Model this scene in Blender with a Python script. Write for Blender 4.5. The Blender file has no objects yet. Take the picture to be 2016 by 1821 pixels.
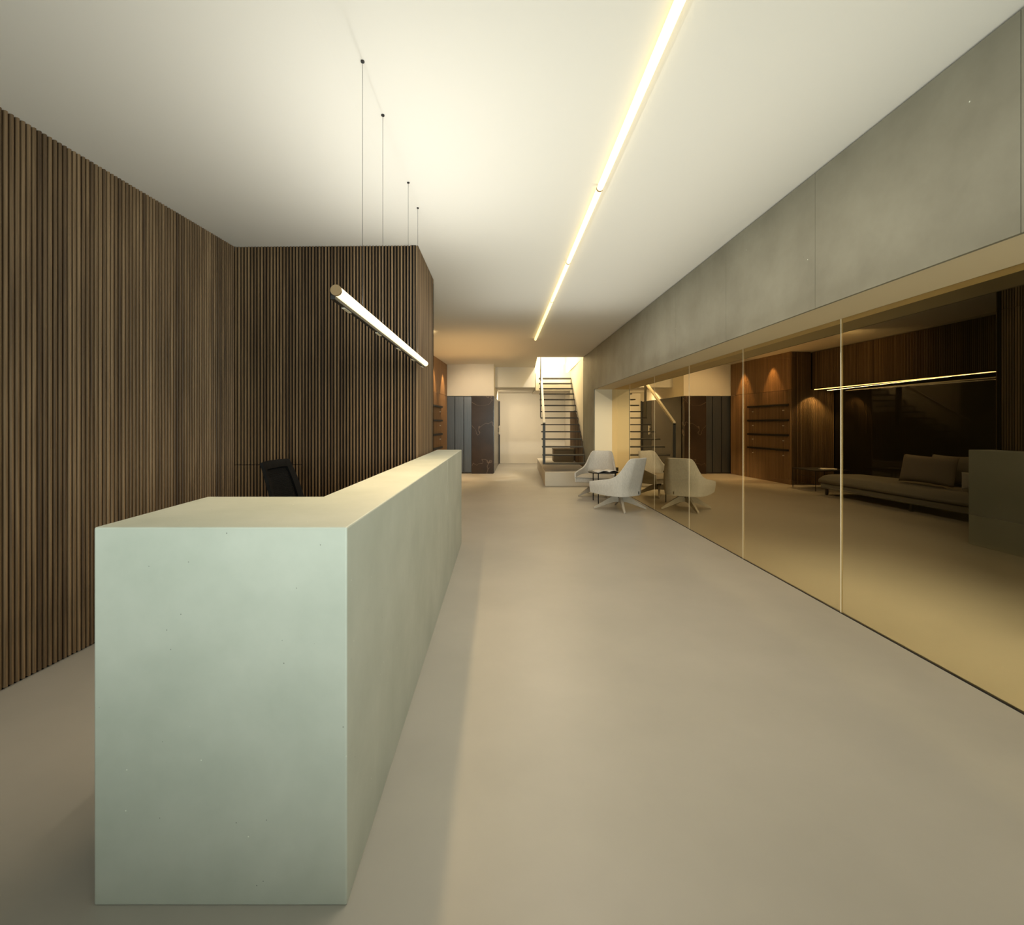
import bpy, bmesh, math, random
from mathutils import Vector, Matrix
random.seed(7)
S = bpy.context.scene
C = S.collection
PI = math.pi
F = 950.0                      # focal length in pixels of the 2016x1821 frame

# ------------------------------------------------------------------ camera, view
cam = bpy.data.cameras.new('camera')
cam_o = bpy.data.objects.new('camera', cam)
C.objects.link(cam_o)
cam.sensor_fit = 'HORIZONTAL'
cam.sensor_width = 36
cam.lens = F / 2016 * 36
cam.shift_x = (1008 - 983) / 2016
cam.shift_y = -(910.5 - 835) / 2016
cam.clip_start = .05
cam_o.location = (0, 0, 1.4)
cam_o.rotation_euler = (PI / 2, 0, 0)
S.camera = cam_o
S.view_settings.view_transform = 'Standard'
S.view_settings.look = 'None'
S.view_settings.gamma = 1
S.view_settings.exposure = 0.0
S.view_settings.use_curve_mapping = False
S.cycles.use_denoising = True
S.cycles.max_bounces = 10
S.cycles.transparent_max_bounces = 12
S.cycles.sample_clamp_indirect = 6

# ------------------------------------------------------------------ world and big lights
W = bpy.data.worlds.new('world')
S.world = W
W.use_nodes = True
W.node_tree.nodes['Background'].inputs[0].default_value = (.55, .75, .80, 1)
W.node_tree.nodes['Background'].inputs[1].default_value = .13


def area(name, loc, rot, sx, sy, power, col, spread=PI):
    l = bpy.data.lights.new(name, 'AREA')
    l.shape = 'RECTANGLE'
    l.size = sx
    l.size_y = sy
    l.energy = power
    l.color = col
    l.spread = spread
    o = bpy.data.objects.new(name, l)
    o.location = loc
    o.rotation_euler = rot
    C.objects.link(o)
    return o


def spot(name, loc, target, power, col, size=60, blend=.6, rad=.03):
    l = bpy.data.lights.new(name, 'SPOT')
    l.energy = power
    l.color = col
    l.spot_size = math.radians(size)
    l.spot_blend = blend
    l.shadow_soft_size = rad
    o = bpy.data.objects.new(name, l)
    o.location = loc
    o.rotation_euler = (Vector(target) - Vector(loc)).to_track_quat('-Z', 'Y').to_euler()
    C.objects.link(o)
    return o


WARM = (1, .76, .46)
# daylight through the shop front behind the camera
area('shopfront_daylight', (.9, -2.9, 1.5), (PI / 2, 0, .12), 2.8, .9, 235, (.90, 1, .94))
# skylight over the stairwell
area('stairwell_skylight', (1.55, 14.6, 5.3), (0, 0, 0), 1.6, 3.6, 430, (1, .80, .46))
spot('stairwell_sun', (2.03, 13.5, 4.15), (.6, 14.42, 2.4), 150, (1, .93, .78), 100, .3, .03)
# light thrown by the ceiling tubes and by the pendant tube (lamps at the tubes), then added fills and the LED lamps
TY = [1.86, 3.427, 4.99, 6.56, 8.107, 9.557]
for a_, b_ in zip(TY[:-1], TY[1:]):
    area('tube_lamp', (.714, (a_ + b_) / 2, 3.05), (0, 0, 0), .04, b_ - a_ - .02, 20 if b_ < 3.5 else 13, (1, .88, .71))
area('pendant_lamp', (-.64, 3.04, 1.875), (0, 0, 0), .03, 2.28, 16, (1, .70, .37))
area('pendant_lamp_up', (-.64, 3.04, 1.96), (PI, 0, 0), .03, 2.28, 17, (1, 1, .95))
area('ceiling_fill', (.80, 4.4, 2.25), (PI, 0, 0), 2.2, 5.6, 23, (.98, 1, .93))  # added uplight without a fixture, lifts the ceiling around the tubes
area('far_ceiling_fill', (-.7, 10.6, 2.2), (PI, 0, 0), 2.0, 3.4, 15, (1, .58, .22))  # added orange uplight, no fixture, warms the far ceiling
area('side_room_fill', (2.95, 2.0, 3.03), (0, 0, 0), .06, 6.4, 40, (1, .93, .76), math.radians(62))  # added fill with no known fixture, lights the floor behind the glass
area('led_lamp', (-2.27, 8.4, 2.17), (0, 0, .069), .02, 5.3, 26, (1, .74, .40))
spot('niche_fill', (-.9, 8.6, 2.9), (-2.3, 9.2, 2.55), 60, (1, .72, .34), 100, 1)  # added fill, no fixture, brightens the slats above the niche
spot('led_end_lamp', (-2.12, 10.93, 2.18), (-2.12, 11.10, 1.0), 95, (1, .74, .38), 95, .5, .01)
# recessed ceiling spots by the shelves and the lift, then added fills
for (x, y) in ((-1.30, 12.95), (-1.42, 11.75)):
    spot('wall_washer', (x, y, 3.08), (x - .17, y, 1.2), 140, (1, .62, .28), 60, .6)
spot('lift_spot', (-.55, 12.3, 3.08), (-.55, 12.9, 0), 195, WARM, 48, .5)
spot('lift_wall_fill', (-.5, 11.2, 2.95), (-.55, 13.6, 1.9), 170, (1, .78, .52), 62, .9)  # added fill aimed at the lift wall, no fixture there
spot('jamb_fill', (.72, 7.0, 3.02), (2.35, 10.83, 1.1), 420, (1, .86, .60), 24, .9, .15)  # added soft fill to brighten the cream jamb, no fixture
area('back_wall_fill', (.5, 15.9, 2.485), (.35, 0, 0), .9, .9, 52, (1, .82, .58))  # added fill spreading light over the back wall, no fixture

# ------------------------------------------------------------------ helpers


def tag(o, label=None, cat=None, group=None, kind=None):
    if label: o['label'] = label
    if cat: o['category'] = cat
    if group: o['group'] = group
    if kind: o['kind'] = kind
    return o


def obj(name, bm, mat, parent=None, smooth=False):
    me = bpy.data.meshes.new(name)
    bmesh.ops.recalc_face_normals(bm, faces=bm.faces)
    bm.to_mesh(me)
    bm.free()
    mats = mat if isinstance(mat, (list, tuple)) else [mat]
    for m in mats:
        me.materials.append(m)
    if smooth:
        for p in me.polygons:
            p.use_smooth = True
    o = bpy.data.objects.new(name, me)
    C.objects.link(o)
    if parent:
        o.parent = parent
    return o


def thing(name, label, cat, loc=(0, 0, 0), rz=0, group=None):
    o = bpy.data.objects.new(name, None)
    o.empty_display_size = .1
    C.objects.link(o)
    o.location = loc
    o.rotation_euler = (0, 0, rz)
    return tag(o, label, cat, group)


def struct(name, bm, mat, parent=None, smooth=False):
    o = obj(name, bm, mat, parent, smooth)
    if not parent:
        o['kind'] = 'structure'
    return o


def B():
    return bmesh.new()


def box(bm, x0, x1, y0, y1, z0, z1, mi=0, M=None):
    c = [(x0, y0, z0), (x1, y0, z0), (x1, y1, z0), (x0, y1, z0), (x0, y0, z1), (x1, y0, z1), (x1, y1, z1), (x0, y1, z1)]
    vs = [bm.verts.new((M @ Vector(p)) if M else p) for p in c]
    fs = []
    for f in ((0, 3, 2, 1), (4, 5, 6, 7), (0, 1, 5, 4), (1, 2, 6, 5), (2, 3, 7, 6), (3, 0, 4, 7)):
        q = bm.faces.new([vs[i] for i in f])
        q.material_index = mi
        fs.append(q)
    return vs, fs


def prism(bm, pts, z0, z1, mi=0):
    """pts in plan (x,y); z0/z1 constant or functions of (x,y)"""
    f0 = z0 if callable(z0) else (lambda x, y: z0)
    f1 = z1 if callable(z1) else (lambda x, y: z1)
    a = [bm.verts.new((x, y, f0(x, y))) for x, y in pts]
    b = [bm.verts.new((x, y, f1(x, y))) for x, y in pts]
    n = len(pts)
    fs = [bm.faces.new(a[::-1]), bm.faces.new(b)]
    for i in range(n):
        j = (i + 1) % n
        fs.append(bm.faces.new((a[i], a[j], b[j], b[i])))
    for f in fs:
        f.material_index = mi
    return fs


def tube(bm, p, q, r, n=16, r2=None, cap=True):
    p, q = Vector(p), Vector(q)
    d = (q - p).normalized()
    u = d.orthogonal().normalized()
    v = d.cross(u)
    r2 = r if r2 is None else r2
    A = [bm.verts.new(p + r * (math.cos(t) * u + math.sin(t) * v)) for t in [2 * PI * i / n for i in range(n)]]
    D = [bm.verts.new(q + r2 * (math.cos(t) * u + math.sin(t) * v)) for t in [2 * PI * i / n for i in range(n)]]
    for i in range(n):
        j = (i + 1) % n
        bm.faces.new((A[i], A[j], D[j], D[i]))
    if cap:
        bm.faces.new(A[::-1])
        bm.faces.new(D)


def bevel(o, w, seg=2):
    m = o.modifiers.new('bevel', 'BEVEL')
    m.width = w
    m.segments = seg
    m.limit_method = 'ANGLE'
    m.angle_limit = math.radians(40)
    return o

# ------------------------------------------------------------------ materials


def mat(name, col, rough=.5, metal=0, spec=.5, var=None, vscale=3, bump=0, bscale=40, vdetail=4, stretch=None, coat=0):
    m = bpy.data.materials.new(name)
    m.use_nodes = True
    nt = m.node_tree
    p = nt.nodes['Principled BSDF']
    p.inputs['Base Color'].default_value = (*col, 1)
    p.inputs['Roughness'].default_value = rough
    p.inputs['Metallic'].default_value = metal
    p.inputs['Specular IOR Level'].default_value = spec
    p.inputs['Coat Weight'].default_value = coat
    tc = nt.nodes.new('ShaderNodeTexCoord')
    mp = nt.nodes.new('ShaderNodeMapping')
    nt.links.new(tc.outputs['Object'], mp.inputs[0])
    if stretch:
        mp.inputs['Scale'].default_value = stretch
    if var:
        n = nt.nodes.new('ShaderNodeTexNoise')
        n.inputs['Scale'].default_value = vscale
        n.inputs['Detail'].default_value = vdetail
        n.inputs['Roughness'].default_value = .6
        nt.links.new(mp.outputs[0], n.inputs['Vector'])
        r = nt.nodes.new('ShaderNodeValToRGB')
        r.color_ramp.elements[0].position = .3
        r.color_ramp.elements[1].position = .72
        r.color_ramp.elements[0].color = (*var, 1)
        r.color_ramp.elements[1].color = (*col, 1)
        nt.links.new(n.outputs[0], r.inputs[0])
        nt.links.new(r.outputs[0], p.inputs['Base Color'])
    if bump:
        n2 = nt.nodes.new('ShaderNodeTexNoise')
        n2.inputs['Scale'].default_value = bscale
        n2.inputs['Detail'].default_value = 5
        nt.links.new(mp.outputs[0], n2.inputs['Vector'])
        b = nt.nodes.new('ShaderNodeBump')
        b.inputs['Strength'].default_value = bump
        b.inputs['Distance'].default_value = .01
        nt.links.new(n2.outputs[0], b.inputs['Height'])
        nt.links.new(b.outputs[0], p.inputs['Normal'])
    return m


def emis(name, col, k):
    m = bpy.data.materials.new(name)
    m.use_nodes = True
    nt = m.node_tree
    p = nt.nodes['Principled BSDF']
    p.inputs['Base Color'].default_value = (.8, .8, .8, 1)
    p.inputs['Emission Color'].default_value = (*col, 1)
    p.inputs['Emission Strength'].default_value = k
    return m


def add_pores(m, scale=9, size=.035, dark=(.10, .11, .09), light=(.75, .78, .68)):
    """sparse little pin holes and pale flecks in cast concrete"""
    nt = m.node_tree
    p = nt.nodes['Principled BSDF']
    src = p.inputs['Base Color'].links[0].from_socket
    tc = nt.nodes.new('ShaderNodeTexCoord')
    for k, (c, sc) in enumerate(((dark, scale), (light, scale * .8))):
        v = nt.nodes.new('ShaderNodeTexVoronoi')
        v.inputs['Scale'].default_value = sc
        mp = nt.nodes.new('ShaderNodeMapping')
        mp.inputs['Location'].default_value = (k * 3.1, k * 1.7, k * 5.3)
        nt.links.new(tc.outputs['Object'], mp.inputs[0])
        nt.links.new(mp.outputs[0], v.inputs['Vector'])
        lt = nt.nodes.new('ShaderNodeMath')
        lt.operation = 'LESS_THAN'
        lt.inputs[1].default_value = size
        nt.links.new(v.outputs['Distance'], lt.inputs[0])
        mx = nt.nodes.new('ShaderNodeMix')
        mx.data_type = 'RGBA'
        nt.links.new(lt.outputs[0], mx.inputs[0])
        nt.links.new(src, mx.inputs[6])
        mx.inputs[7].default_value = (*c, 1)
        src = mx.outputs[2]
    nt.links.new(src, p.inputs['Base Color'])


def slat_mat(name, dark, mid, light, rough=.55):
    m = bpy.data.materials.new(name)
    m.use_nodes = True
    nt = m.node_tree
    p = nt.nodes['Principled BSDF']
    p.inputs['Roughness'].default_value = rough
    p.inputs['Specular IOR Level'].default_value = .3
    at = nt.nodes.new('ShaderNodeAttribute')
    at.attribute_name = 'tone'
    r = nt.nodes.new('ShaderNodeValToRGB')
    e = r.color_ramp.elements
    e[0].position = 0
    e[0].color = (*dark, 1)
    e[1].position = 1
    e[1].color = (*light, 1)
    k = e.new(.5)
    k.color = (*mid, 1)
    tc = nt.nodes.new('ShaderNodeTexCoord')
    mp = nt.nodes.new('ShaderNodeMapping')
    mp.inputs['Scale'].default_value = (60, 60, 1.6)
    nt.links.new(tc.outputs['Object'], mp.inputs[0])
    n = nt.nodes.new('ShaderNodeTexNoise')
    n.inputs['Scale'].default_value = 1
    n.inputs['Detail'].default_value = 4
    nt.links.new(mp.outputs[0], n.inputs['Vector'])
    a = nt.nodes.new('ShaderNodeMath')
    a.operation = 'MULTIPLY_ADD'
    a.inputs[1].default_value = 1.3
    a.inputs[2].default_value = -.65
    nt.links.new(n.outputs[0], a.inputs[0])
    s = nt.nodes.new('ShaderNodeMath')
    s.operation = 'ADD'
    s.use_clamp = True
    nt.links.new(at.outputs['Fac'], s.inputs[0])
    nt.links.new(a.outputs[0], s.inputs[1])
    nt.links.new(s.outputs[0], r.inputs[0])
    nt.links.new(r.outputs[0], p.inputs['Base Color'])
    return m


def glass_mat(name, tint, refl=None, r0=.1, pw=3.0, top=.95):
    m = bpy.data.materials.new(name)
    m.use_nodes = True
    nt = m.node_tree
    nt.nodes.clear()
    out = nt.nodes.new('ShaderNodeOutputMaterial')
    tr = nt.nodes.new('ShaderNodeBsdfTransparent')
    tr.inputs[0].default_value = (*tint, 1)
    if refl is None:
        nt.links.new(tr.outputs[0], out.inputs[0])
        return m
    gl = nt.nodes.new('ShaderNodeBsdfGlossy')
    gl.inputs['Color'].default_value = (*refl, 1)
    gl.inputs['Roughness'].default_value = 0.0
    lw = nt.nodes.new('ShaderNodeLayerWeight')
    lw.inputs['Blend'].default_value = .5          # facing = 1 - cos
    ma = nt.nodes.new('ShaderNodeMapRange')        # coated glass: weak mirror face on, strong at a glance
    ma.inputs[1].default_value = .30
    ma.inputs[2].default_value = .78
    ma.inputs[3].default_value = r0
    ma.inputs[4].default_value = top
    nt.links.new(lw.outputs['Facing'], ma.inputs[0])
    mx = nt.nodes.new('ShaderNodeMixShader')
    nt.links.new(ma.outputs[0], mx.inputs[0])
    nt.links.new(tr.outputs[0], mx.inputs[1])
    nt.links.new(gl.outputs[0], mx.inputs[2])
    nt.links.new(mx.outputs[0], out.inputs[0])
    return m


def marble_mat():
    m = mat('dark_brown_marble', (.030, .020, .014), .25, spec=.2, var=(.055, .036, .024), vscale=1.6, vdetail=8)
    nt = m.node_tree
    p = nt.nodes['Principled BSDF']
    src = p.inputs['Base Color'].links[0].from_socket
    tc = nt.nodes.new('ShaderNodeTexCoord')
    n = nt.nodes.new('ShaderNodeTexNoise')
    n.inputs['Scale'].default_value = .75
    n.inputs['Detail'].default_value = 4
    n.inputs['Distortion'].default_value = .9
    nt.links.new(tc.outputs['Object'], n.inputs['Vector'])
    sb = nt.nodes.new('ShaderNodeMath'); sb.operation = 'SUBTRACT'; sb.inputs[1].default_value = .5
    ab = nt.nodes.new('ShaderNodeMath'); ab.operation = 'ABSOLUTE'
    lt = nt.nodes.new('ShaderNodeMapRange')
    lt.inputs[1].default_value = .0
    lt.inputs[2].default_value = .006
    lt.inputs[3].default_value = .45
    lt.inputs[4].default_value = 0
    nt.links.new(n.outputs[0], sb.inputs[0]); nt.links.new(sb.outputs[0], ab.inputs[0]); nt.links.new(ab.outputs[0], lt.inputs[0])
    mx = nt.nodes.new('ShaderNodeMix'); mx.data_type = 'RGBA'
    nt.links.new(lt.outputs[0], mx.inputs[0]); nt.links.new(src, mx.inputs[6])
    mx.inputs[7].default_value = (.30, .22, .16, 1)
    nt.links.new(mx.outputs[2], p.inputs['Base Color'])
    return m


M_floor = mat('microcement_floor', (.43, .405, .355), .42, var=(.375, .355, .31), vscale=1.1, vdetail=5, bump=.03, bscale=6, spec=.4)
M_ceil = mat('painted_ceiling', (.76, .73, .66), .9, spec=.1)
M_white = mat('white_plaster', (.78, .73, .62), .85, spec=.2, var=(.75, .70, .60), vscale=2)
M_conc = mat('pale_concrete', (.55, .575, .50), .55, var=(.43, .465, .395), vscale=2.2, vdetail=6, bump=.03, bscale=30)
add_pores(M_conc, 17, .030, (.2, .21, .18))
M_header = mat('microcement_header', (.29, .278, .215), .6, var=(.20, .188, .140), vscale=1.7, vdetail=6, bump=.03, bscale=20)
add_pores(M_header, 7, .02)
M_soffit = mat('beige_plaster', (.74, .64, .45), .8, spec=.2)
M_jamb = mat('cream_plaster', (.84, .76, .58), .8, spec=.2)
M_slat = slat_mat('walnut_slats', (.062, .037, .019), (.15, .095, .048), (.27, .18, .098))
M_slat_dark = slat_mat('dark_slats', (.03, .02, .012), (.07, .045, .025), (.13, .09, .05))
M_back = mat('black_backing', (.008, .007, .006), .9, spec=.1)
M_wood = slat_mat('grooved_oak', (.17, .10, .05), (.26, .155, .075), (.36, .22, .11))
M_black = mat('black_metal', (.012, .011, .010), .45)
M_plast = mat('black_plastic', (.004, .004, .004), .7, spec=.15)
M_tube = emis('lit_tube', (1, .77, .32), 1.75)
M_pend = emis('lit_pendant_diffuser', (1, .83, .47), 1.6)
M_led = emis('led_strip', (1, .70, .28), 9.0)
M_bronze = mat('bronze_cap', (.30, .20, .10), .4, metal=.3)
M_rail = mat('white_steel', (.75, .70, .58), .5)
M_steel = mat('dark_steel', (.045, .038, .028), .5, metal=.4)
M_lift = mat('brushed_blue_steel', (.13, .135, .14), .35, metal=.7, var=(.09, .10, .11), vscale=4, stretch=(30, 30, .5))
M_marble = marble_mat()
M_gl = glass_mat('bronze_glass_coated', (.80, .70, .45), (.96, .80, .52), .12, 2.0, .92)
M_gl2 = glass_mat('bronze_glass_body', (.97, .95, .9))
M_joint = mat('pale_silicone', (.90, .82, .62), .3)
M_dglass = mat('smoked_mirror', (.012, .010, .007), .03, spec=.9)
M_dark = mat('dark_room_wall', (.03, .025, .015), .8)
M_fab = mat('grey_wool', (.72, .70, .66), .95, spec=.1, var=(.60, .585, .55), vscale=60, bump=.25, bscale=260, stretch=(1, 1, .4))
M_seat = mat('beige_wool', (.52, .48, .40), .95, spec=.1, var=(.44, .40, .33), vscale=60, bump=.25, bscale=260)
M_leg = mat('pale_ash', (.50, .45, .37), .5, var=(.42, .37, .30), vscale=14, stretch=(1, 1, 4))
M_sofa = mat('grey_linen', (.30, .285, .24), .95, spec=.1, var=(.26, .245, .205), vscale=50, bump=.2, bscale=200)
M_cush = mat('taupe_linen', (.30, .26, .21), .95, spec=.1, var=(.25, .22, .18), vscale=50, bump=.2, bscale=200)
M_paper = mat('paper', (.82, .81, .78), .6, var=(.50, .49, .47), vscale=9)
M_box = mat('brown_board', (.20, .15, .08), .7)

# ------------------------------------------------------------------ room shell
XG, XH = 2.53, 2.125           # glass plane, header face
ZH = 2.181                     # underside of header


def zc(x, y=0):                # ceiling height
    return 3.1 if x > -.77 else 3.1 - .045 * min(1.4, (-.77 - x) / 1.8)


bm = B()
box(bm, -6, 7.6, -3.2, 19, -.2, 0)
struct('floor', bm, M_floor)

bm = B()
for a, b in ((-4.5, -2.6), (-2.6, -.77)):
    prism(bm, [(a, -3.2), (b, -3.2), (b, 13.7), (a, 13.7)], zc, 3.5)
prism(bm, [(-.77, -3.2), (7.4, -3.2), (7.4, 12.25), (-.77, 12.25)], 3.1, 3.5)
prism(bm, [(-.77, 12.25), (.966, 12.25), (1.065, 14.42), (-.77, 14.42)], 3.1, 3.5)
prism(bm, [(2.14, 12.25), (7.4, 12.25), (7.4, 19), (2.36, 19)], 3.1, 3.5)
prism(bm, [(-.77, 14.42), (1.065, 14.42), (1.17, 17.4), (-.77, 17.4)], 2.5, 3.5)    # lowered soffit
struct('ceiling', bm, M_ceil)


def slat_wall(name, p, q, z0, z1, mat_=M_slat, per=.0295, w=.0158, dep=.022, side=1, split=None, back=.05, top=None, kind=True):
    """vertical slats from plan point p to q; face towards the left normal * side"""
    p, q = Vector((p[0], p[1])), Vector((q[0], q[1]))
    d = (q - p)
    L = d.length
    d.normalize()
    nrm = Vector((-d.y, d.x)) * side
    bm = B()
    lay = bm.loops.layers.color.new('tone') if False else bm.loops.layers.float_color.new('tone')
    zf = top if top else (lambda s: z1)
    a = [p - nrm * dep, q - nrm * dep, q - nrm * (dep + back), p - nrm * (dep + back)]
    if side > 0:
        a = a[::-1]
    lo = [bm.verts.new((v.x, v.y, z0)) for v in a]
    hi = []
    for v in a:
        s = (v - p).dot(d)
        hi.append(bm.verts.new((v.x, v.y, zf(s))))
    fs = [bm.faces.new(lo), bm.faces.new(hi)] + [bm.faces.new((lo[i], lo[(i + 1) % 4], hi[(i + 1) % 4], hi[i])) for i in range(4)]
    for f in fs:
        f.material_index = 1
    n = int(L / per)
    for i in range(n):
        s = (i + .5) * per
        t = min(1, max(0, random.gauss(.48, .17)))
        c0 = p + d * (s - w / 2)
        c1 = p + d * (s + w / 2)
        zt = zf(s) - .004
        segs = [(z0 + .012, zt)]
        if split and s < split[0]:
            segs = [(z0 + .012, split[1] - .003), (split[1] + .003, zt)]
        for (za, zb) in segs:
            if zb - za < .02:
                continue
            m0 = p + d * (s - w * .3)
            m1 = p + d * (s + w * .3)
            pts = [c0 - nrm * (dep + .002), c1 - nrm * (dep + .002), c1 - nrm * .006, m1, m0, c0 - nrm * .006]
            vl = [bm.verts.new((v.x, v.y, za)) for v in pts]
            vh = [bm.verts.new((v.x, v.y, zb)) for v in pts]
            ff = [bm.faces.new(vl), bm.faces.new(vh)] + [bm.faces.new((vl[k], vl[(k + 1) % 6], vh[(k + 1) % 6], vh[k])) for k in range(6)]
            for f in ff:
                for l in f.loops:
                    l[lay] = (t, t, t, 1)
    return struct(name, bm, [mat_, M_back])


# left slatted wall: through (-2.603,2.516) and (-2.466,4.55)
def XL(y): return -2.466 + .0674 * (y - 4.55)


slat_wall('wall_left', (XL(-3.0), -3.0), (XL(4.52), 4.52), 0, 3.05, side=-1, top=lambda s: zc(-2.6) if s < 4.5 else 3.06)
# slatted wall behind the desk and its return towards the corridor
slat_wall('wall_back_left', (-2.475, 4.50), (-.772, 4.58), 0, 3.1, side=-1, split=(.62, 1.02),
          top=lambda s: zc(-2.475 + s))
slat_wall('wall_return', (-.772, 4.58), (-.772, 5.68), 0, 3.1, side=-1)
bm = B()
prism(bm, [(-2.9, 4.60), (-.80, 4.66), (-.80, 5.63), (-2.9, 5.63)], 0, 3.05)
struct('wall_core', bm, M_back)
slat_wall('wall_block_rear', (-.772, 5.68), (-2.6, 5.68), 0, 3.04, M_slat_dark, side=-1, per=.04, w=.022)

# wall beyond: upper slats over the seating niche, niche, slatted return, shelf wall


def XN(y): return -2.145 + .069 * (y - 11.13)


slat_wall('wall_niche_upper', (XN(5.7), 5.7), (XN(11.13), 11.13), 2.21, 3.055, M_slat, side=-1, back=.5,
          top=lambda s: 3.055)
slat_wall('wall_niche_end', (XN(11.13) - .52, 11.13), (-1.665, 11.13), 0, 3.05, M_slat, side=-1,
          top=lambda s: 2.205 if s < .52 else 3.07)
bm = B()
prism(bm, [(-3.0, 11.2), (-1.72, 11.2), (-1.60, 13.9), (-3.0, 13.9)], 0, 3.05)
struct('wall_shelf_core', bm, M_back)
# smoked glass back of the niche, in joined sheets
for i in range(4):
    ya, yb = 5.7 + i * 1.36, 5.7 + (i + 1) * 1.36 - .006
    yb = min(yb, 11.1)
    bm = B()
    prism(bm, [(XN(ya) - .52, ya), (XN(yb) - .52, yb), (XN(yb) - .56, yb), (XN(ya) - .56, ya)], .0, 2.2)
    tag(obj('mirror_panel', bm, M_dglass),
        ['smoked mirror panel behind sofa, hidden nearest the slatted block', 'smoked mirror panel behind the sofa cushions',
         'smoked mirror panel behind the middle of the long sofa', 'smoked mirror panel behind the black side table, beside the slatted return'][i], 'mirror',
        'smoked mirror panels at the back of the sofa niche')
bm = B()
tube(bm, (XN(5.75) - .045, 5.75, 2.195), (XN(11.1) - .045, 11.1, 2.195), .008, 8)
tag(obj('led_strip_light', bm, M_led), 'thin glowing strip light under the slatted wall above the long sofa', 'light')


# shelf wall (warm grooved oak)
def XS(y): return -1.49 + .0755 * (y - 13.4)


bm = B()
lay = bm.loops.layers.float_color.new('tone')


def oak_strip(s0, s1, z0, z1, inset=0.0):
    y = s0
    while y < s1 - 1e-4:
        yb = min(y + .045, s1)
        t = min(1, max(0, random.gauss(.5, .15)))
        fs = prism(bm, [(XS(y) - inset, y), (XS(yb - .004) - inset, yb - .004), (XS(yb) - .03 - inset, yb - .004), (XS(y) - .03 - inset, y)], z0, z1)
        for f in fs:
            for l in f.loops:
                l[lay] = (t, t, t, 1)
        y = yb


oak_strip(11.14, 13.62, 0, 2.196)
oak_strip(11.14, 13.62, 2.204, 3.08)
struct('wall_shelves', bm, M_wood)
for k, (z, nm) in enumerate(((1.852, 'topmost of the four'), (1.494, 'second from the top'), (1.14, 'third from the top'), (.792, 'lowest of the four'))):
    t = thing('wall_shelf', 'black ledge shelf on the warm oak wall, ' + nm, 'shelf', (XS(11.98), 11.98, z), 0, 'black ledges on the oak wall')
    bm = B()
    ang = math.atan(.0755)
    Mx = Matrix.Rotation(-ang, 4, 'Z')
    box(bm, -.02, .045, -.79, .79, -.022, .022, M=Mx)
    obj('board', bm, M_black, t)
    for yy in (-.62, .58):
        bm = B()
        p = Mx @ Vector((.0, yy, -.13))
        q = Mx @ Vector((.035, yy, -.13))
        tube(bm, p, q, .012, 10)
        obj('peg', bm, M_rail, t)

# lift block
bm = B()
box(bm, -1.5, -.78, 13.785, 13.799, .03, 2.19)
struct('wall_lift_backing', bm, M_back)
bm = B()
prism(bm, [(-1.7, 13.65), (-.155, 13.65), (.0, 17.35), (-1.7, 17.35)], 2.2, 3.1)
prism(bm, [(-1.7, 13.80), (-.20, 13.80), (-.05, 17.35), (-1.7, 17.35)], 0, 2.2)
struct('wall_lift', bm, M_white)
t = thing('lift_entrance', 'brushed blue grey steel lift doors at the end of the hall', 'lift', (-1.1, 13.7, 0))
xs = [-1.515, -1.262, -1.01, -.785]
for i in range(3):
    bm = B()
    box(bm, xs[i] + 1.1 + .008, xs[i + 1] + 1.1 - .008, .02 + .012 * i, .08, .03, 2.19)
    obj('door_panel', bm, M_lift, t)
bm = B()
box(bm, -.415, .315, -.0, .09, 0, .03)
obj('sill', bm, M_steel, t)
bm = B()
box(bm, -.46, -.41, -.01, .09, 0, 2.2)
obj('frame', bm, M_black, t)
bm = B()
box(bm, -.78, -.165, 13.62, 13.79, 0, 2.2)
tag(obj('marble_pillar', bm, M_marble), 'dark brown veined marble pillar beside the steel lift doors', 'pillar')
# dark side cladding + door on the flank of the lift block
bm = B()


def XK(y): return -.155 + .0419 * (y - 13.65)


prism(bm, [(XK(13.82), 13.82), (XK(16.2), 16.2), (XK(16.2) - .04, 16.2), (XK(13.82) - .04, 13.82)], .0, 2.195)
struct('wall_lift_side', bm, mat('dark_lacquer_panel', (.03, .024, .016), .22))
bm = B()
prism(bm, [(XK(16.22), 16.22), (XK(17.12), 17.12), (XK(17.12) - .04, 17.12), (XK(16.22) - .04, 16.22)], .0, 2.195)
d1 = struct('door_1', bm, M_black)
bm = B()
prism(bm, [(XK(17.13) + .03, 17.13), (XK(17.2) + .03, 17.2), (XK(17.2) - .04, 17.2), (XK(17.13) - .04, 17.13)], .0, 2.22)
obj('door_frame', bm, M_black, d1)
bm = B()
tube(bm, (XK(16.3) + .05, 16.3, 1.05), (XK(16.3) + .05, 16.3, 1.35), .014, 10)
tube(bm, (XK(16.3), 16.3, 1.1), (XK(16.3) + .05, 16.3, 1.1), .01, 8)
tube(bm, (XK(16.3), 16.3, 1.3), (XK(16.3) + .05, 16.3, 1.3), .01, 8)
obj('door_handle', bm, M_rail, d1)

bm = B()
box(bm, -.4, 3.4, 17.3, 17.6, 0, 6)
struct('wall_back', bm, M_white)


# right side: header, jamb, stair wall
def XR(y): return 2.135 + .043 * (y - 12.25)


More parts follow.
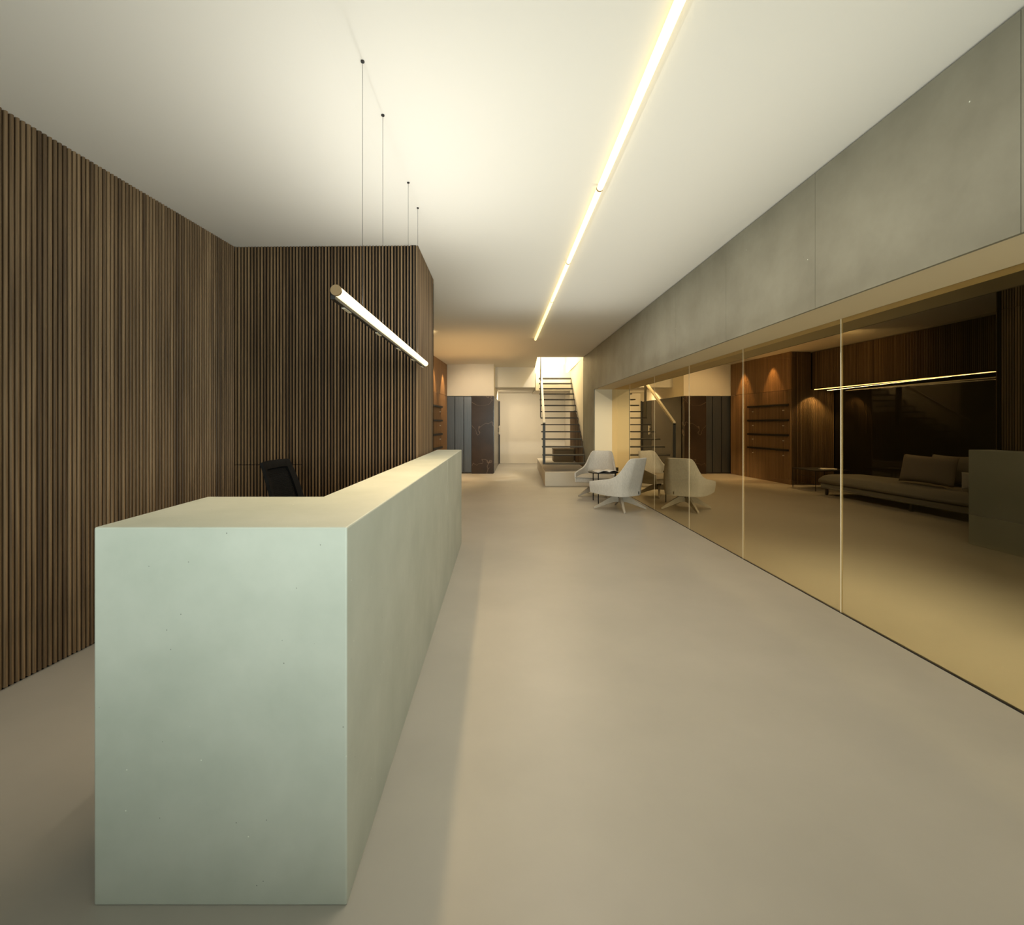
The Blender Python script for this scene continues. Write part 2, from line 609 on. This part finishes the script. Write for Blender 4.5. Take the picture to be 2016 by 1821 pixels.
bm = B()
yj = [-3.0, -.594, .686, 1.966, 3.246, 4.526, 5.806, 7.086, 8.366, 9.646, 10.83]
for a, b in zip(yj[:-1], yj[1:]):
    box(bm, XH, XH + .02, a + .0015, b - .0015, ZH - .002, 3.088)
box(bm, XH, XH + .02, 10.832, 12.25, 0, 3.088)
hd = struct('wall_header', bm, M_header)
bm = B()
box(bm, XH + .021, XG + .12, -3.0, 10.83, ZH + .012, 3.1)
struct('wall_header_core', bm, M_back)
bm = B()
box(bm, XH + .02, XG + .12, -3.0, 10.83, ZH - .002, ZH + .012)
struct('trim_1', bm, M_soffit)
bm = B()
box(bm, XH + .021, XG + .12, 10.83, 12.25, 0, 3.1)
struct('wall_jamb', bm, M_jamb)
bm = B()
prism(bm, [(XR(12.25), 12.25), (XR(17.35), 17.35), (XR(17.35) + .3, 17.35), (XR(12.25) + .3, 12.25)], 0, 6)
struct('wall_stair', bm, M_white)
t = tag(obj('power_socket', (lambda b: (box(b, 2.39, 2.47, 10.818, 10.83, .35, .43), b)[1])(B()), M_black),
        'small black power socket low on the cream wall end beside the glass', 'socket')

# glass partition
yg = [-2.19, -.75, .69, 2.13, 3.574, 5.01, 6.43, 7.87, 9.35, 10.83]
for i, (a, b) in enumerate(zip(yg[:-1], yg[1:])):
    bm = B()
    vs, fs = box(bm, XG, XG + .012, a + .005, b - .005, .006, ZH - .002)
    fs[5].material_index = 0
    for k in (0, 1, 2, 3, 4):
        fs[k].material_index = 1
    g = struct('window_%d' % (i + 1), bm, [M_gl, M_gl2])
    if i:
        bm = B()
        box(bm, XG - .0015, XG + .0135, a - .004, a + .004, .003, ZH - .002)
        obj('joint', bm, M_joint, g)
bm = B()
box(bm, XG - .004, XG + .016, -2.2, 10.83, 0, .006)
struct('trim_2', bm, M_black)

# room behind the glass: dark walls and ceiling, floor lit by an added fill
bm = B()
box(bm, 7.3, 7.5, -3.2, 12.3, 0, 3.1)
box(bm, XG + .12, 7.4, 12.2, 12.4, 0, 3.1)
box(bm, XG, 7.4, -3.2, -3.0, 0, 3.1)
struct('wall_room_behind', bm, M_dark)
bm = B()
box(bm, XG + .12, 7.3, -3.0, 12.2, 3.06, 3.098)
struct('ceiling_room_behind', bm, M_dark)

# stairwell above
bm = B()
prism(bm, [(.85, 12.20), (2.5, 12.20), (2.5, 12.05), (.85, 12.05)], 3.5, 6)
prism(bm, [(.966, 12.2), (.80, 12.2), (1.0, 17.3), (1.17, 17.3)], 3.5, 6)
struct('wall_stairwell', bm, M_white)
bm = B()
prism(bm, [(1.165, 15.45), (XR(15.45), 15.45), (XR(17.3), 17.3), (1.17, 17.3)], 2.48, 3.04)
struct('wall_landing', bm, M_white)

# ------------------------------------------------------------------ reception desk
desk = thing('reception_desk', 'L-shaped pale green grey concrete reception desk in the foreground', 'desk', (-.6, 3.0, 0))
ox, oy = .6, -3.0
ZD = 1.1
bm = B()
prism(bm, [(x + ox, y + oy) for x, y in [(-1.179, 1.403), (-.443, 1.403), (-.443, 4.142), (-.731, 4.142), (-.731, 1.998), (-1.208, 1.998)]], 0, ZD)
bevel(obj('front_block', bm, M_conc, desk), .005)
bm = B()
prism(bm, [(x + ox, y + oy) for x, y in [(-.443, 4.146), (-.443, 5.66), (-.731, 5.66), (-.731, 4.146)]], 0, ZD)
bevel(obj('far_block', bm, M_conc, desk), .005)

# ------------------------------------------------------------------ office chair
oc = thing('office_chair', 'black office chair with a mesh back behind the concrete desk', 'chair', (-1.305, 3.62, 0), math.radians(-93))


def mesh_grid(bm, fn, nu, nv):
    g = [[bm.verts.new(fn(i / nu, j / nv)) for j in range(nv + 1)] for i in range(nu + 1)]
    for i in range(nu):
        for j in range(nv):
            bm.faces.new((g[i][j], g[i + 1][j], g[i + 1][j + 1], g[i][j + 1]))
    return g


def back_pt(u, v, off=0):      # u across, v up
    w = .20 + .03 * math.sin(v * PI)
    x = (u - .5) * 2 * w
    y = -.27 - .16 * v * v + .035 * (abs(u - .5) * 2) ** 2 - .02 * math.sin(v * PI)
    return Vector((x, y + off, .56 + .56 * v))


bm = B()
N = 12
for (ua, ub, va, vb) in ((0, .13, 0, 1), (.87, 1, 0, 1), (.0, 1, .90, 1), (0, 1, 0, .08)):
    mesh_grid(bm, lambda u, v: back_pt(ua + (ub - ua) * u, va + (vb - va) * v), 8, 14)
o = obj('back_frame', bm, M_plast, oc)
m = o.modifiers.new('s', 'SOLIDIFY'); m.thickness = .022
bm = B()
for k in range(34):
    u = .10 + .80 * k / 33
    for j in range(10):
        tube(bm, back_pt(u, j / 10), back_pt(u, (j + 1) / 10), .0035, 5, cap=False)
for k in range(40):
    v = .03 + .92 * k / 39
    for j in range(6):
        tube(bm, back_pt(.1 + .8 * j / 6, v), back_pt(.1 + .8 * (j + 1) / 6, v), .003, 5, cap=False)
obj('back_mesh', bm, M_plast, oc)
bm = B(); box(bm, -.24, .24, -.22, .24, .43, .49); bevel(obj('seat', bm, M_plast, oc), .03, 3)
bm = B()
tube(bm, (0, 0, .10), (0, 0, .43), .028)
tube(bm, (0, -.1, .42), (0, -.30, .60), .02)
obj('column', bm, M_plast, oc)
for k in range(5):
    a = 2 * PI * k / 5
    bm = B()
    tube(bm, (0, 0, .11), (.29 * math.cos(a), .29 * math.sin(a), .075), .022, 10, .014)
    lg = obj('leg', bm, M_plast, oc)
    bm = B()
    tube(bm, (.29 * math.cos(a) - .01 * math.sin(a), .29 * math.sin(a) + .01 * math.cos(a), .03), (.29 * math.cos(a) + .01 * math.sin(a), .29 * math.sin(a) - .01 * math.cos(a), .03), .03, 14)
    obj('caster', bm, M_plast, lg)
for sgn in (-1, 1):
    bm = B()
    tube(bm, (.26 * sgn, -.02, .45), (.27 * sgn, -.02, .66), .014, 8)
    box(bm, .27 * sgn - .035, .27 * sgn + .035, -.14, .12, .66, .685)
    obj('armrest', bm, M_plast, oc)

# ------------------------------------------------------------------ pendant over the desk
pt = thing('pendant_light', 'long thin glowing tube pendant hung on four cables over the desk', 'lamp', (-.64, 3.04, 1.925))
y0, y1 = 1.888 - 3.04, 4.20 - 3.04
R = .0205
bm = B()      # lit diffuser: everything but the slot at lower left
n = 28
a0, a1 = math.radians(-118), math.radians(200)
rings = []
for yy in (y0 + .012, y1 - .006):
    rings.append([bm.verts.new((R * math.cos(a0 + (a1 - a0) * i / n), yy, R * math.sin(a0 + (a1 - a0) * i / n))) for i in range(n + 1)])
for i in range(n):
    bm.faces.new((rings[0][i], rings[0][i + 1], rings[1][i + 1], rings[1][i]))
obj('diffuser', bm, M_pend, pt, smooth=True)
bm = B()
box(bm, -.024, -.006, y0 + .012, y1 - .006, -.033, -.014)
box(bm, -.0235, -.004, y0 + .012, y1 - .006, -.016, -.002)
obj('track', bm, M_black, pt)
for yy in (-1.0, -.45, .08, .62, 1.05):
    bm = B()
    box(bm, -.026, -.012, yy, yy + .09, -.036, -.031)
    obj('clip', bm, M_rail, pt)
for yy, dd in ((y0, .012), (y1 - .006, .006)):
    bm = B()
    tube(bm, (0, yy, 0), (0, yy + dd, 0), R + .001, 32)
    obj('end_cap', bm, M_bronze if yy < 0 else M_rail, pt)
for yy in (2.259, 2.652, 3.393, 3.791):
    bm = B()
    tube(bm, (0, yy - 3.04, R), (0, yy - 3.04, 3.097 - 1.925), .0011, 6)
    cb = obj('cable', bm, M_black, pt)
    bm = B()
    tube(bm, (0, yy - 3.04, 3.094 - 1.925), (0, yy - 3.04, 3.1 - 1.925), .009, 20)
    obj('ceiling_cap', bm, M_black, cb)

# ------------------------------------------------------------------ ceiling tubes
names = ['nearest and widest looking of the row', 'second of the row from the front', 'middle one of the row', 'second to last of the row', 'far end one of the row, nearest the stairs']
ys = [1.86, 3.427, 4.99, 6.56, 8.107, 9.557]
for i in range(5):
    a, b = ys[i], ys[i + 1]
    t = thing('tube_light', 'glowing round tube light on the ceiling, ' + names[i], 'light', (.714, (a + b) / 2, 3.075), 0, 'tube lights in a line along the ceiling')
    h = (b - a) / 2
    bm = B()
    tube(bm, (0, -h + .008, 0), (0, h - .008, 0), .0225, 24)
    obj('diffuser', bm, M_tube, t, smooth=False)
    for s in (-1, 1):
        bm = B()
        tube(bm, (0, s * h, 0), (0, s * (h - .008), 0), .0245, 24)
        obj('end_cap', bm, M_bronze, t)
    bm = B()
    box(bm, -.012, .012, -h + .05, h - .05, .018, .025)
    obj('mount', bm, M_rail, t)

# ------------------------------------------------------------------ stair
st = thing('staircase', 'open steel staircase rising to the bright stairwell at the back', 'staircase', (1.6, 11.1, 0))
Lx, Ly = 1.6, 11.1
sk = .058
for k in range(14):
    yk = 11.1 + .3 * k
    zk = .50 + .18 * k
    xl = 1.005 + sk * .3 * k
    bm = B()
    prism(bm, [(xl - Lx, yk - Ly), (xl + 1.0 - Lx, yk - Ly), (xl + 1.0 + sk * .28 - Lx, yk + .28 - Ly), (xl + sk * .28 - Lx, yk + .28 - Ly)], zk - .028, zk)
    tr = obj('tread', bm, M_steel, st)
    bm = B()   # thin plate joining this tread to the next one on the wall side
    if k < 13:
        prism(bm, [(xl + .99 + sk * .28 - Lx, yk + .25 - Ly), (xl + 1.0 + sk * .28 - Lx, yk + .25 - Ly), (xl + 1.0 + sk * .3 - Lx, yk + .32 - Ly), (xl + .99 + sk * .3 - Lx, yk + .32 - Ly)], zk, zk + .155)
        obj('side_plate', bm, M_steel, tr)
    else:
        bm.free()
# newel post, handrail, hanger
bm = B(); box(bm, 1.03 - Lx - .03, 1.03 - Lx + .03, .0, .02, .50, 1.42); obj('newel_post', bm, M_black, st)
bm = B()
for (ya, yb) in ((11.1, 15.6),):
    za, zb = 1.42, 1.42 + .6 * (yb - ya)
    xa, xb = 1.03, 1.03 + sk * (yb - ya)
    vs = []
    for (x, y, z) in ((xa, ya, za), (xb, yb, zb)):
        for dx, dz in ((-.027, -.03), (.027, -.03), (.027, .03), (-.027, .03)):
            vs.append(bm.verts.new((x + dx - Lx, y - Ly, z + dz)))
    for i in range(4):
        j = (i + 1) % 4
        bm.faces.new((vs[i], vs[j], vs[j + 4], vs[i + 4]))
    bm.faces.new(vs[:4]); bm.faces.new(vs[4:])
obj('handrail', bm, M_rail, st)
bm = B()
xk6 = 1.005 + sk * 1.8
box(bm, xk6 + .0 - Lx, xk6 + .012 - Lx, 1.85, 2.03, 1.58, 3.4)
obj('hanger_plate', bm, M_steel, st)
# plinth
bm = B()
prism(bm, [(1.034, 10.92), (2.115, 10.92), (2.115, 12.25), (2.25, 15.4), (1.21, 15.4)], 0, .313)
bevel(tag(obj('stair_plinth', bm, M_white), 'low cream plinth block beneath the open steel stairs', 'plinth'), .004)
bm = B()
slat_wall('wall_stair_slats', (XR(12.3) - .02, 12.3), (XR(15.4) - .02, 15.4), .314, 1.9, M_slat, side=1, per=.09, w=.05, back=.005,
          top=lambda s: min(1.8, .95 + .5 * s))
bm.free()
t = thing('storage_box', 'brown box standing on the plinth under the stairs', 'box', (1.86, 14.1, .313))
bm = B(); box(bm, -.29, .29, -.2, .2, 0, .34); bevel(obj('body', bm, M_box, t), .02)
bm = B(); box(bm, -.30, .30, -.21, .21, .34, .38); bevel(obj('lid', bm, M_box, t), .01)

# ------------------------------------------------------------------ lounge chairs


def shell_fn(u, v):
    pts = [shell_raw(max(-1, min(1, u + d)), v) for d in (-.035, -.0175, 0, .0175, .035)]
    w = (1, 2, 3, 2, 1)
    p = sum((q * k for q, k in zip(pts, w)), Vector()) / 9
    return p


def shell_raw(u, v):
    """u in [-1,1] round the U from arm front to arm front, v in [0,1] up; faces +y"""
    a = abs(u)
    # plan at seat level
    key = [(0, 0, -.27), (.22, .16, -.265), (.36, .265, -.215), (.46, .315, -.12), (.62, .345, .02), (.8, .365, .17), (1, .37, .33)]
    tkey = [(0, .86), (.20, .862), (.30, .86), (.34, .82), (.375, .70), (.42, .595), (.48, .545), (.56, .52), (.66, .505), (.8, .485), (1, .455)]
    bkey = [(0, .245), (.36, .245), (.6, .25), (.8, .262), (1, .28)]

    def ip(k, t, c=1):
        for p, q in zip(k[:-1], k[1:]):
            if t <= q[0] + 1e-9:
                f = (t - p[0]) / (q[0] - p[0])
                return p[c] + (q[c] - p[c]) * f
        return k[-1][c]
    x = ip(key, a, 1)
    y = ip(key, a, 2)
    zt = ip(tkey, a)
    zb = ip(bkey, a)
    z = zb + (zt - zb) * v
    rise = max(0, z - .38)
    back = max(0, 1 - a / .62)
    y -= .30 * rise * min(1, back * 1.6)
    x *= 1 - .12 * min(1, max(0, (z - .45) / .4))
    x *= .93 + .07 * min(1, max(0, (z - .25) / .15))
    return Vector((x * (1 if u >= 0 else -1), y, z))


def make_chair(label, loc, rz, base_rz, group):
    t = thing('lounge_chair', label, 'chair', loc, rz, group)
    bm = B()
    mesh_grid(bm, lambda u, v: shell_fn(u * 2 - 1, v), 64, 14)
    o = obj('shell', bm, M_fab, t, smooth=True)
    m = o.modifiers.new('s', 'SOLIDIFY'); m.thickness = .035; m.offset = 0
    m = o.modifiers.new('b', 'BEVEL'); m.width = .009; m.segments = 3; m.limit_method = 'ANGLE'; m.angle_limit = math.radians(50)
    m = o.modifiers.new('d', 'SUBSURF'); m.levels = 1; m.render_levels = 1
    # seat cushion
    bm = B()

    def seat(u, v):
        yy = -.24 + .60 * v
        wk = .22 + .14 * min(1, v * 2.2)
        xx = (u - .5) * 2 * wk
        e = min(1, (1 - (abs(u - .5) * 2) ** 6)) * (1 - (max(0, v - .5) * 2) ** 6)
        return Vector((xx, yy, .36 + .065 * max(0, e) + .02 * v))
    mesh_grid(bm, seat, 20, 20)
    bot = [[(u, v) for u in (0, 1)] for v in (0, 1)]
    o = obj('seat_cushion', bm, M_seat, t, smooth=True)
    bm = B()      # underside of the shell
    prism(bm, [(-.20, -.23), (.20, -.23), (.29, -.12), (.335, .06), (.35, .32), (-.35, .32), (-.335, .06), (-.29, -.12)], lambda x, y: .258 + .05 * max(0, y + .1), lambda x, y: .375 + .02 * y)
    bevel(obj('seat_base', bm, M_fab, t), .02, 3)
    bm = B()
    tube(bm, (0, .0, .19), (0, .0, .275), .04, 20)
    box(bm, -.09, .09, -.07, .07, .262, .275)
    obj('swivel', bm, M_black, t)
    bm = B()
    box(bm, .10, .104, -.302, -.290, .27, .315)
    obj('fabric_tag', bm, M_black, t)
    for k in range(4):
        a = base_rz - rz + k * PI / 2
        bm = B()
        prof = [(.0, .225, .10), (.10, .225, .095), (.20, .175, .075), (.425, .02, .05)]
        prev = None
        for (r, z, hgt) in prof:
            w = .024 - .008 * r / .42
            c, s = math.cos(a), math.sin(a)
            zt = z + .0
            zb = max(0, z - hgt)
            if r == .425: zt, zb = .030, 0
            if r == .20: zt, zb = .175, .085
            if r == .10: zt, zb = .225, .118
            if r == 0: zt, zb = .222, .125
            ring = [bm.verts.new((c * r - s * w, s * r + c * w, zb)), bm.verts.new((c * r + s * w, s * r - c * w, zb)),
                    bm.verts.new((c * r + s * w, s * r - c * w, zt)), bm.verts.new((c * r - s * w, s * r + c * w, zt))]
            if prev:
                for i in range(4):
                    j = (i + 1) % 4
                    bm.faces.new((prev[i], prev[j], ring[j], ring[i]))
            else:
                bm.faces.new(ring)
            prev = ring
        bm.faces.new(prev)
        bevel(obj('leg', bm, M_leg, t), .004)
    return t


G = 'swivel lounge chairs round the small black table'
make_chair('grey upholstered swivel lounge chair turned with its back to the camera', (1.985, 7.95, 0), math.atan2(.61, .79), math.radians(0 - 4), G)
make_chair('grey upholstered swivel lounge chair facing the camera, behind the small black table', (1.93, 9.45, 0), PI - math.atan2(.41, .91), math.radians(18), G)

tb = thing('side_table', 'small round black three-legged table between the two grey chairs', 'table', (1.856, 8.63, 0))
bm = B(); tube(bm, (0, 0, .535), (0, 0, .55), .265, 48); bevel(obj('table_top', bm, M_black, tb), .003)
for (x, y) in ((-.13, .24), (-.13, -.22), (.22, .02)):
    bm = B(); tube(bm, (x, y, 0), (x, y, .536), .0095, 12); obj('leg', bm, M_black, tb)


def magazine(label, loc, rz, group=None, closed=False):
    t = thing('magazine', label, 'magazine', loc, rz, group)
    if closed:
        bm = B(); box(bm, -.15, .15, -.11, .11, 0, .008); obj('pages', bm, M_paper, t)
        return t
    for s in (-1, 1):
        bm = B()
        mesh_grid(bm, lambda u, v: Vector((s * u * .215, (v - .5) * .29, .006 + .030 * math.sin(min(1, u * 1.15) * PI) ** .8 * (1 - .3 * u))), 12, 2)
        o = obj('page', bm, M_paper, t, smooth=True)
        m = o.modifiers.new('s', 'SOLIDIFY'); m.thickness = .003
    return t


magazine('open magazine with curling white pages on the small black table', (1.90, 8.60, .551), math.radians(12))

# ------------------------------------------------------------------ sofa in the niche (seen in the glass)
ang = -math.atan(.069)
sf = thing('daybed_sofa', 'long low grey linen daybed sofa along the dark niche', 'sofa', (-1.92, 7.75, 0), ang)
bm = B(); box(bm, -.42, .44, -1.90, 1.92, .125, .235); bevel(obj('base', bm, M_sofa, sf), .02, 3)
bm = B()


def matt(u, v):
    x = (u - .5) * .92
    y = (v - .5) * 3.90
    e = (1 - (abs(u - .5) * 2) ** 8) * (1 - (abs(v - .5) * 2) ** 30)
    return Vector((x, y, .30 + .115 * max(0, e) ** .5 + .006 * math.sin(v * 19) * math.sin(u * 7)))


mesh_grid(bm, matt, 24, 60)
box(bm, -.46, .46, -1.95, 1.95, .24, .302)
obj('mattress', bm, M_sofa, sf, smooth=True)
for x in (-.36, .38):
    for y in (-1.8, 0, 1.82):
        bm = B(); box(bm, x - .02, x + .02, y - .02, y + .02, 0, .13); obj('leg', bm, M_black, sf)


def cushion(label, loc, rot, w, h, d, mt):
    bm = B()

    def f(sgn):
        def g(u, v):
            a, b = u * 2 - 1, v * 2 - 1
            pinch = 1 - .07 * (1 - abs(b) ** 2) * abs(a) ** 3
            pv = 1 - .10 * (1 - abs(a) ** 2) * abs(b) ** 3
            x = a * w / 2 * pinch
            z = b * h / 2 * pv
            t = d / 2 * ((1 - a ** 4) * (1 - b ** 4)) ** .6
            return Vector((x, sgn * t, z))
        return g
    mesh_grid(bm, f(1), 20, 14)
    mesh_grid(bm, f(-1), 20, 14)
    bmesh.ops.remove_doubles(bm, verts=bm.verts, dist=.0005)
    o = obj('cushion', bm, mt, smooth=True)
    o.location = loc
    o.rotation_euler = rot
    return tag(o, label, 'cushion', 'cushions on the daybed')


cushion('large taupe cushion at the front edge of the daybed sofa', (-1.79, 7.72, .672), (math.radians(12), 0, math.radians(-94)), .94, .47, .20, M_cush)
cushion('pale cushion leaning behind the large taupe one on the sofa', (-2.17, 7.70, .672), (math.radians(8), 0, math.radians(-94)), .74, .47, .17, M_sofa)
o = cushion('small cream bolster cushion beside the taupe cushion on the sofa', (-1.95, 7.02, .57), (0, 0, math.radians(10)), .50, .26, .18, M_fab)

ct = thing('console_table', 'low black wire-framed table beside the end of the sofa', 'table', (-1.87, 10.42, 0), ang)
bm = B(); box(bm, -.38, .38, -.36, .36, .415, .434); obj('table_top', bm, M_black, ct)
for x in (-.37, .37):
    for y in (-.35, .35):
        bm = B(); tube(bm, (x, y, 0), (x, y, .42), .009, 8); obj('leg', bm, M_black, ct)
for x in (-.37, .37):
    bm = B()
    tube(bm, (x, -.35, .30), (x, .35, .30), .006, 8)
    obj('stretcher', bm, M_black, ct)
magazine('closed magazine, lower one of the pile on the wire-framed table', (-1.95, 10.30, .435), .3, 'magazines on the low wire-framed table', True)
magazine('closed magazine, upper one of the pile on the wire-framed table', (-1.97, 10.31, .444), .7, 'magazines on the low wire-framed table', True)

# left outer wall closing the seating side and the front
bm = B()
box(bm, -4.4, -4.2, -3.2, 14, 0, 3.0)
struct('wall_outer_left', bm, M_dark)
# shop front behind the camera: a wide opening over an added low wall that cuts the daylight
bm = B()
box(bm, -3.6, -1.9, -1.3, -1.15, 0, 3.05)
box(bm, -1.9, XG, -1.3, -1.15, 2.95, 3.1)
struct('wall_front', bm, M_dark)
bm = B()
box(bm, -1.9, XG - .02, -1.3, -1.12, 0, 1.05)
struct('wall_daylight_block', bm, M_dark)  # unseen, put in to darken the desk foot and the near floor
